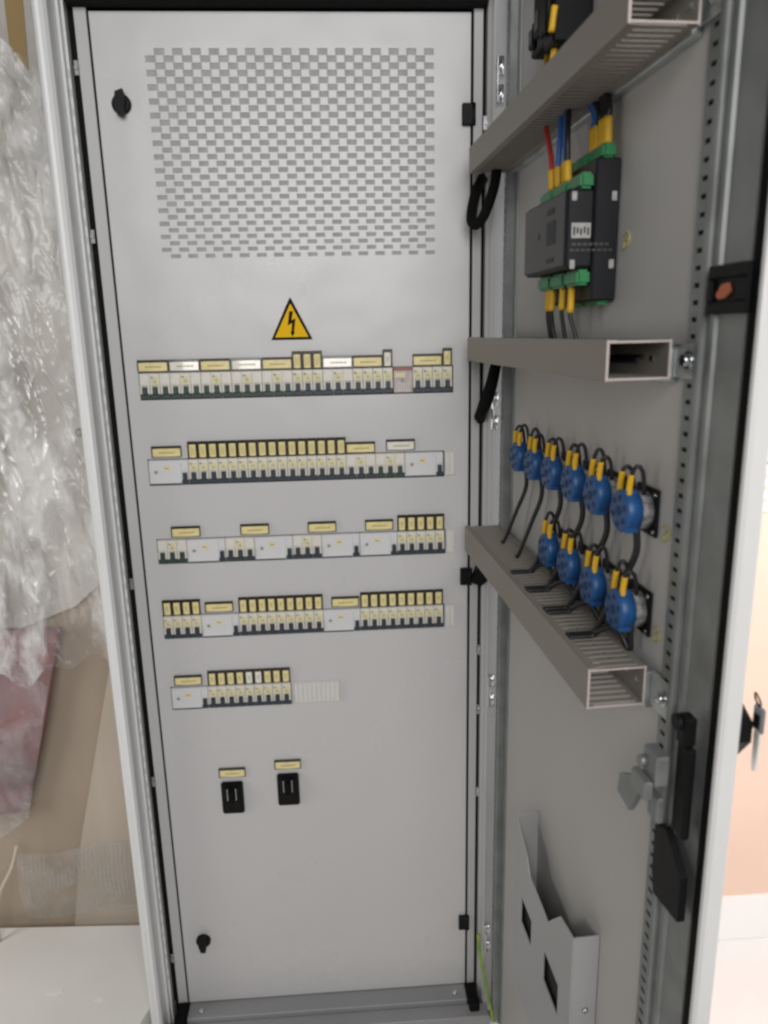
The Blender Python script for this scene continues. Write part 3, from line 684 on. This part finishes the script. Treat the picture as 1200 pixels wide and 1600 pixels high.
def mwire(name, x, y, z, pts, m, label, r=2.8, sleeve=24, up=True, ns=1):
    if up: r = 3.6
    t = thing(name, label, 'wire', (266 + x, -y, 87 + z), 'D', 'wires of the black meter')
    sg_ = 1 if up else -1
    for q in range(ns):
        part('wire', lambda b: tube(b, [(q * 7, 0, 0), (q * 7, -1, sg_ * sleeve)] + [(p[0] + q * 7, p[1], p[2]) for p in pts], r, 8), m[q % len(m)] if isinstance(m, list) else m, t)
        part('marker_sleeve', lambda b: tube(b, [(q * 7, 0, 1), (q * 7, -1, sg_ * sleeve)], r + 1.5, 8), YEL, t)
mwire('meter_wire', 34, -40, 138, [(-10, 0, 46), (-46, 2, 98)], WIRER, 'red wire leaning from the meter top up into the duct')
mwire('meter_wire', 52, -38, 138, [(0, 0, 50), (-8, 4, 92)], WIREB, 'single blue wire rising beside the red one on the meter')
mwire('meter_wire', 78, -38, 138, [(0, -2, 50), (-16, 4, 94)], [WIREB, WIREK], 'blue and black wires from the middle of the meter top', ns=2)
mwire('meter_wire', 100, -14, 167, [(0, 0, 40), (-18, -2, 62)], [WIREB, WIREB, WIREK], 'blue and black wires behind the meter terminals going up into the duct', sleeve=26, ns=3)
mwire('meter_wire', 128, -14, 167, [(0, 0, 38), (-10, -2, 60)], [WIREK, WIREK, WIREK], 'black wires at the outer end of the meter top', sleeve=28, ns=3)
mwire('meter_wire', 30, -38, 18, [(-2, 2, -46), (0, 6, -66)], WIREK, 'thick pair of black wires under the hinge end of the meter', up=False, sleeve=26, ns=3, r=3)
mwire('meter_wire', 82, -38, 18, [(0, 2, -46), (0, 6, -66)], WIREK, 'thin black wire under the middle of the meter', up=False, sleeve=26)
mwire('meter_wire', 112, -38, 18, [(4, 2, -46), (10, 6, -66)], WIREK, 'single black wire under the outer end of the meter', up=False, sleeve=30)

# black devices just above the upper duct
td = thing('terminal_device', 'black device with yellow sleeved wires above the uppermost duct', 'terminal block', (176, 0, 360), 'D')
part('connector', lambda b: (box(b, 0, 34, -34, -1, 52, 96, 2.5), box(b, 6, 28, -40, -34.2, 60, 84, 2)), BLACK, td)
part('connector', lambda b: (box(b, 52, 92, -42, -1, 44, 128, 2.5), box(b, 58, 86, -49, -42.2, 56, 104, 2)), BLACK, td)
part('connector', lambda b: (box(b, 104, 140, -50, -1, 26, 150, 3), box(b, 109, 135, -58, -50.2, 40, 96, 2)), BLACK, td)
part('label', lambda b: (box(b, 12, 24, -41, -40.2, 64, 78, 0.3)), METERF, td); part('label', lambda b: box(b, 64, 80, -50, -49.2, 62, 84, 0.3), METERF, td)
for pa, pb in (((22, -20, 97), (20, -20, 118)), ((118, -40, 28), (112, -42, 6)), ((36, -22, 47), (34, -24, 26)), ((150, -52, 60), (146, -54, 34))): part('marker_sleeve', lambda b: tube(b, [pa, pb], 4), YEL, td)
part('wire', lambda b: (tube(b, [(20, -20, 118), (18, -20, 150), (8, -10, 230)], 2.6)), WIREB, td)

# black corrugated sleeves that cross from door to cabinet
def sleeve(label, pts, r, flat):
    o = part('cable_sleeve', lambda b: tube(b, [(p[0] - pts[0][0], p[1] - pts[0][1], p[2] - pts[0][2]) for p in pts], r, 10, 8, flat=flat), RUBBER)
    o.location = Vector(pts[0]) * K + Vector((0, 0, Z0)); tag(o, label, 'cable sleeve', 'black cable sleeves at the hinge side')
sleeve('black cable sleeve looping down below the uppermost duct', [(628, -80, 312), (622, -84, 280), (608, -78, 240), (596, -66, 226), (592, -50, 240), (602, -30, 280), (617, -20, 308)], 9.5, 0.8)
sleeve('black tapering cable sleeve below the open ended duct', [(634, -70, 4), (626, -66, -36), (616, -56, -74), (612, -44, -90), (617, -20, -96), (621, -6, -104)], lambda t: 15 - 9 * abs(t - 0.35), 0.7)
ew = part('earth_wire', lambda b: tube(b, [(0, 0, 0), (3, -14, -45), (14, -40, -110), (24, -60, -170)], 3.4), WIREG)
ew.location = Vector((623, -20, -1225)) * K + Vector((0, 0, Z0)); tag(ew, 'green and yellow earth wire at the foot of the hinge side', 'wire')

# ------------------------------------------------------------------ document pocket
pk = thing('document_pocket', 'grey plastic document pocket with a stepped top edge low on the door', 'document holder', (212, 0, -1060), 'D')
prof = [(0, 321), (60, 290), (76, 268), (165, 262), (214, 316), (264, 326), (264, 0), (0, 0)]
def pfront(b):
    hs = [(38, 93, 148, 196), (154, 218, 154, 201)]
    # front sheet built around its two slots
    def sheet(pts): prism_xz(b, pts, -38, -36)
    sheet([(0, 321), (60, 290), (76, 268), (165, 262), (214, 316), (264, 326), (264, 201.2), (0, 201.2)])
    sheet([(0, 201), (38, 201), (38, 147.8), (0, 147.8)]); sheet([(93, 201), (154, 201), (154, 147.8), (93, 147.8)]); sheet([(218, 201), (264, 201), (264, 147.8), (218, 147.8)])
    sheet([(0, 147.6), (264, 147.6), (264, 0), (0, 0)]); sheet([(38.2, 201), (92.8, 201), (92.8, 196), (38.2, 196)])
pf = part('front_sheet', pfront, POCK, pk)
part('end_flange', lambda b: box(b, 262.2, 264, -35.8, -1, 0, 326), POCK, pk)
part('end_flange', lambda b: box(b, 0, 1.8, -35.8, -1, 0, 330), POCK, pk)
part('slot_shade_sheet', lambda b: (box(b, 4, 260, -30, -29, 130, 210)), DARK, pk)  # dark sheet put behind the front slots as their shade
part('pocket_screw', lambda b: cyl(b, (264.1, -16, 205), (1, 0, 0), 5, 4, 3, 10), ZINCB, pk)

# ------------------------------------------------------------------ packed goods left of the cabinet
cr = thing('wrapped_crate', 'tall cardboard covered crate standing behind the cabinet edge', 'crate', (-600, 300, -1500))
CO = (600, -300, 1500)
part('carton', lambda b: box(b, -1150, -97, 292, 880, -1499.5, 900, 4), KRAFT, cr, off=CO)
part('foam_sheet', lambda b: (prism_xz(b, [(-1150, 900), (-97, 900), (-97, -430), (-180, -470), (-260, -540), (-420, -600), (-1150, -640)], 284, 291)), FOAM, cr, off=CO)
part('tape_strip', lambda b: prism_xz(b, [(-246, 880), (-206, 880), (-219, 566), (-250, 604)], 282, 283.6), TAPE, cr, off=CO)
part('washer', lambda b: (cyl(b, (-165, 170, -127), (0, -1, 0), 9, 9, 2.5, 18), cyl(b, (-165, 167.4, -127), (0, -1, 0), 5.5, 5, 3, 12, 1)), [MARK, LABELG], cr, off=CO)
def film(b):
    from mathutils import noise
    nx, nz = 210, 330; g = {}; X0 = -700
    ca, sa = math.cos(0.5), math.sin(0.5)
    for i in range(nx + 1):
        for j in range(nz + 1):
            x = X0 + (-98 - X0) * i / nx; u = j / nz
            zt = 600 if x < -240 else 600 - (x + 240) * 0.9
            zb = -660 + 26 * math.sin(x * 0.021) + 14 * math.sin(x * 0.06 + 1)
            z = zb + (zt - zb) * u
            p, q = x * ca + z * sa * 0.6, z * ca - x * sa
            wx = noise.noise(Vector((x * 0.01, 1.7, z * 0.008))) * 20
            d = noise.noise(Vector((x * 0.005, 0, z * 0.003))) * 32 + 8
            d += (1 - abs(noise.noise(Vector(((p + wx) * 0.020, 3.1, q * 0.0045))))) ** 2 * 11
            d += (1 - abs(noise.noise(Vector(((p - wx) * 0.045, 9.3, q * 0.011))))) ** 4 * 3.5
            d += (1 - abs(noise.noise(Vector((x * 0.035, 5.5, (z + wx) * 0.03))))) ** 5 * 2.5
            d += (1 - abs(noise.noise(Vector((x * 0.10 + z * 0.03, 2.2, z * 0.07))))) ** 4 * 0.7
            g[(i, j)] = b.verts.new((x * K, (222 - d) * K, z * K))
    for i in range(nx):
        for j in range(nz):
            b.faces.new((g[(i, j)], g[(i + 1, j)], g[(i + 1, j + 1)], g[(i, j + 1)])).smooth = True
part('stretch_film', film, FILM, cr, off=CO)
def veil(b):
    from mathutils import noise
    nx, nz = 90, 90; g = {}
    for i in range(nx + 1):
        for j in range(nz + 1):
            x = -700 + 410 * i / nx; z = -640 - (410 + 30 * math.sin(x * 0.03)) * j / nz; x2 = x - 0.28 * (-640 - z)
            d = noise.noise(Vector((x2 * 0.012, 4.0, z * 0.006))) * 14 + (1 - abs(noise.noise(Vector((x2 * 0.04, 8.0, z * 0.012))))) ** 4 * 6
            g[(i, j)] = b.verts.new((x2 * K, (200 - d) * K, z * K))
    for i in range(nx):
        for j in range(nz): b.faces.new((g[(i, j)], g[(i + 1, j)], g[(i + 1, j + 1)], g[(i, j + 1)])).smooth = True
part('hanging_film', veil, BUBBLE, cr, off=CO)
lb = part('cardboard_sheet', lambda b: prism_xz(b, [(105, 800), (-15, 330), (-70, 0), (205, 0), (205, 800)], 0, 8), KRAFT2)
lb.location = Vector((-305, 268, -1499)) * K + Vector((0, 0, Z0)); lb.rotation_euler = (-0.012, 0, 0)
tag(lb, 'pale cardboard sheet leaning against the wrapped crate', 'cardboard')
def sack(b):
    n = 28; rings = []
    for k in range(13):
        t = k / 12; z = -1040 + 460 * t; cx = -560 + 0; half = 60 + (195 - 60) * min(1, t * 1.15) ** 0.8 + 8 * math.sin(5 * t)
        xr = -420 + 135 * t; half_x = 150 + 30 * math.sin(3.1 * t)
        c = xr - half_x
        rings.append([b.verts.new(((c + half_x * math.cos(2 * math.pi * i / n) * (1 + 0.03 * math.sin(3 * i + 4 * t))) * K, (250 + 30 * (0.55 + 0.45 * math.sin(math.pi * t)) * math.sin(2 * math.pi * i / n)) * K, z * K)) for i in range(n)])
    for a, c in zip(rings, rings[1:]):
        for i in range(n):
            f = b.faces.new((a[i], a[(i + 1) % n], c[(i + 1) % n], c[i])); f.smooth = True
    b.faces.new(rings[0][::-1]); b.faces.new(rings[-1])
sk = part('red_sack', sack, REDS); sk.location = (0, 0, Z0); tag(sk, 'dull red sack hanging in plastic film beside the cardboard', 'sack')
def ribs(b):
    g = {}; nx, nz = 170, 16
    for i in range(nx + 1):
        for j in range(nz + 1):
            x = -450 + 345 * i / nx; u = j / nz; z = -1330 + 190 * u + 10 * math.sin(x * 0.02)
            y = 238 + 3.6 * math.sin(x * 0.62) - 22 * math.sin(math.pi * u * 0.9)
            g[(i, j)] = b.verts.new((x * K, y * K, z * K))
    for i in range(nx):
        for j in range(nz): b.faces.new((g[(i, j)], g[(i + 1, j)], g[(i + 1, j + 1)], g[(i, j + 1)])).smooth = True
rb = part('ribbed_plastic_sheet', ribs, BUBBLE); rb.location = (0, 0, Z0); tag(rb, 'crumpled ribbed clear plastic at the foot of the cardboard', 'packaging')
bo = part('white_board', lambda b: prism_xy(b, [(-900, 262), (-538, 261), (-175, 240), (-97, 15), (-140, -110), (-200, -420), (-900, -420)], -1499, -1380), BOARD)
bo.location = (0, 0, Z0); tag(bo, 'white flat board lying low on the floor beside the cabinet', 'board')
cc = part('cream_cable', lambda b: tube(b, [(-448, 232, -1120), (-468, 228, -1180), (-500, 222, -1240), (-516, 218, -1300), (-520, 216, -1378)], 4.5, 8), CREAM)
cc.location = (0, 0, Z0); tag(cc, 'thin cream cable curving down to the white board', 'cable')
for x, y, lab in ((-330, 60, 'larger torn white paper scrap on the white board'), (-222, 30, 'smaller torn white paper scrap on the white board')):
    sc = part('paper_scrap', lambda b: prism_xy(b, [(-18, -7), (4, -10), (20, -4), (16, 7), (-6, 9), (-20, 4)] if x < -300 else [(-10, -4), (9, -6), (12, 3), (-7, 6)], 0.3, 1.2), PAPER)
    sc.location = Vector((x, y, -1380)) * K + Vector((0, 0, Z0)); tag(sc, lab, 'paper scrap')
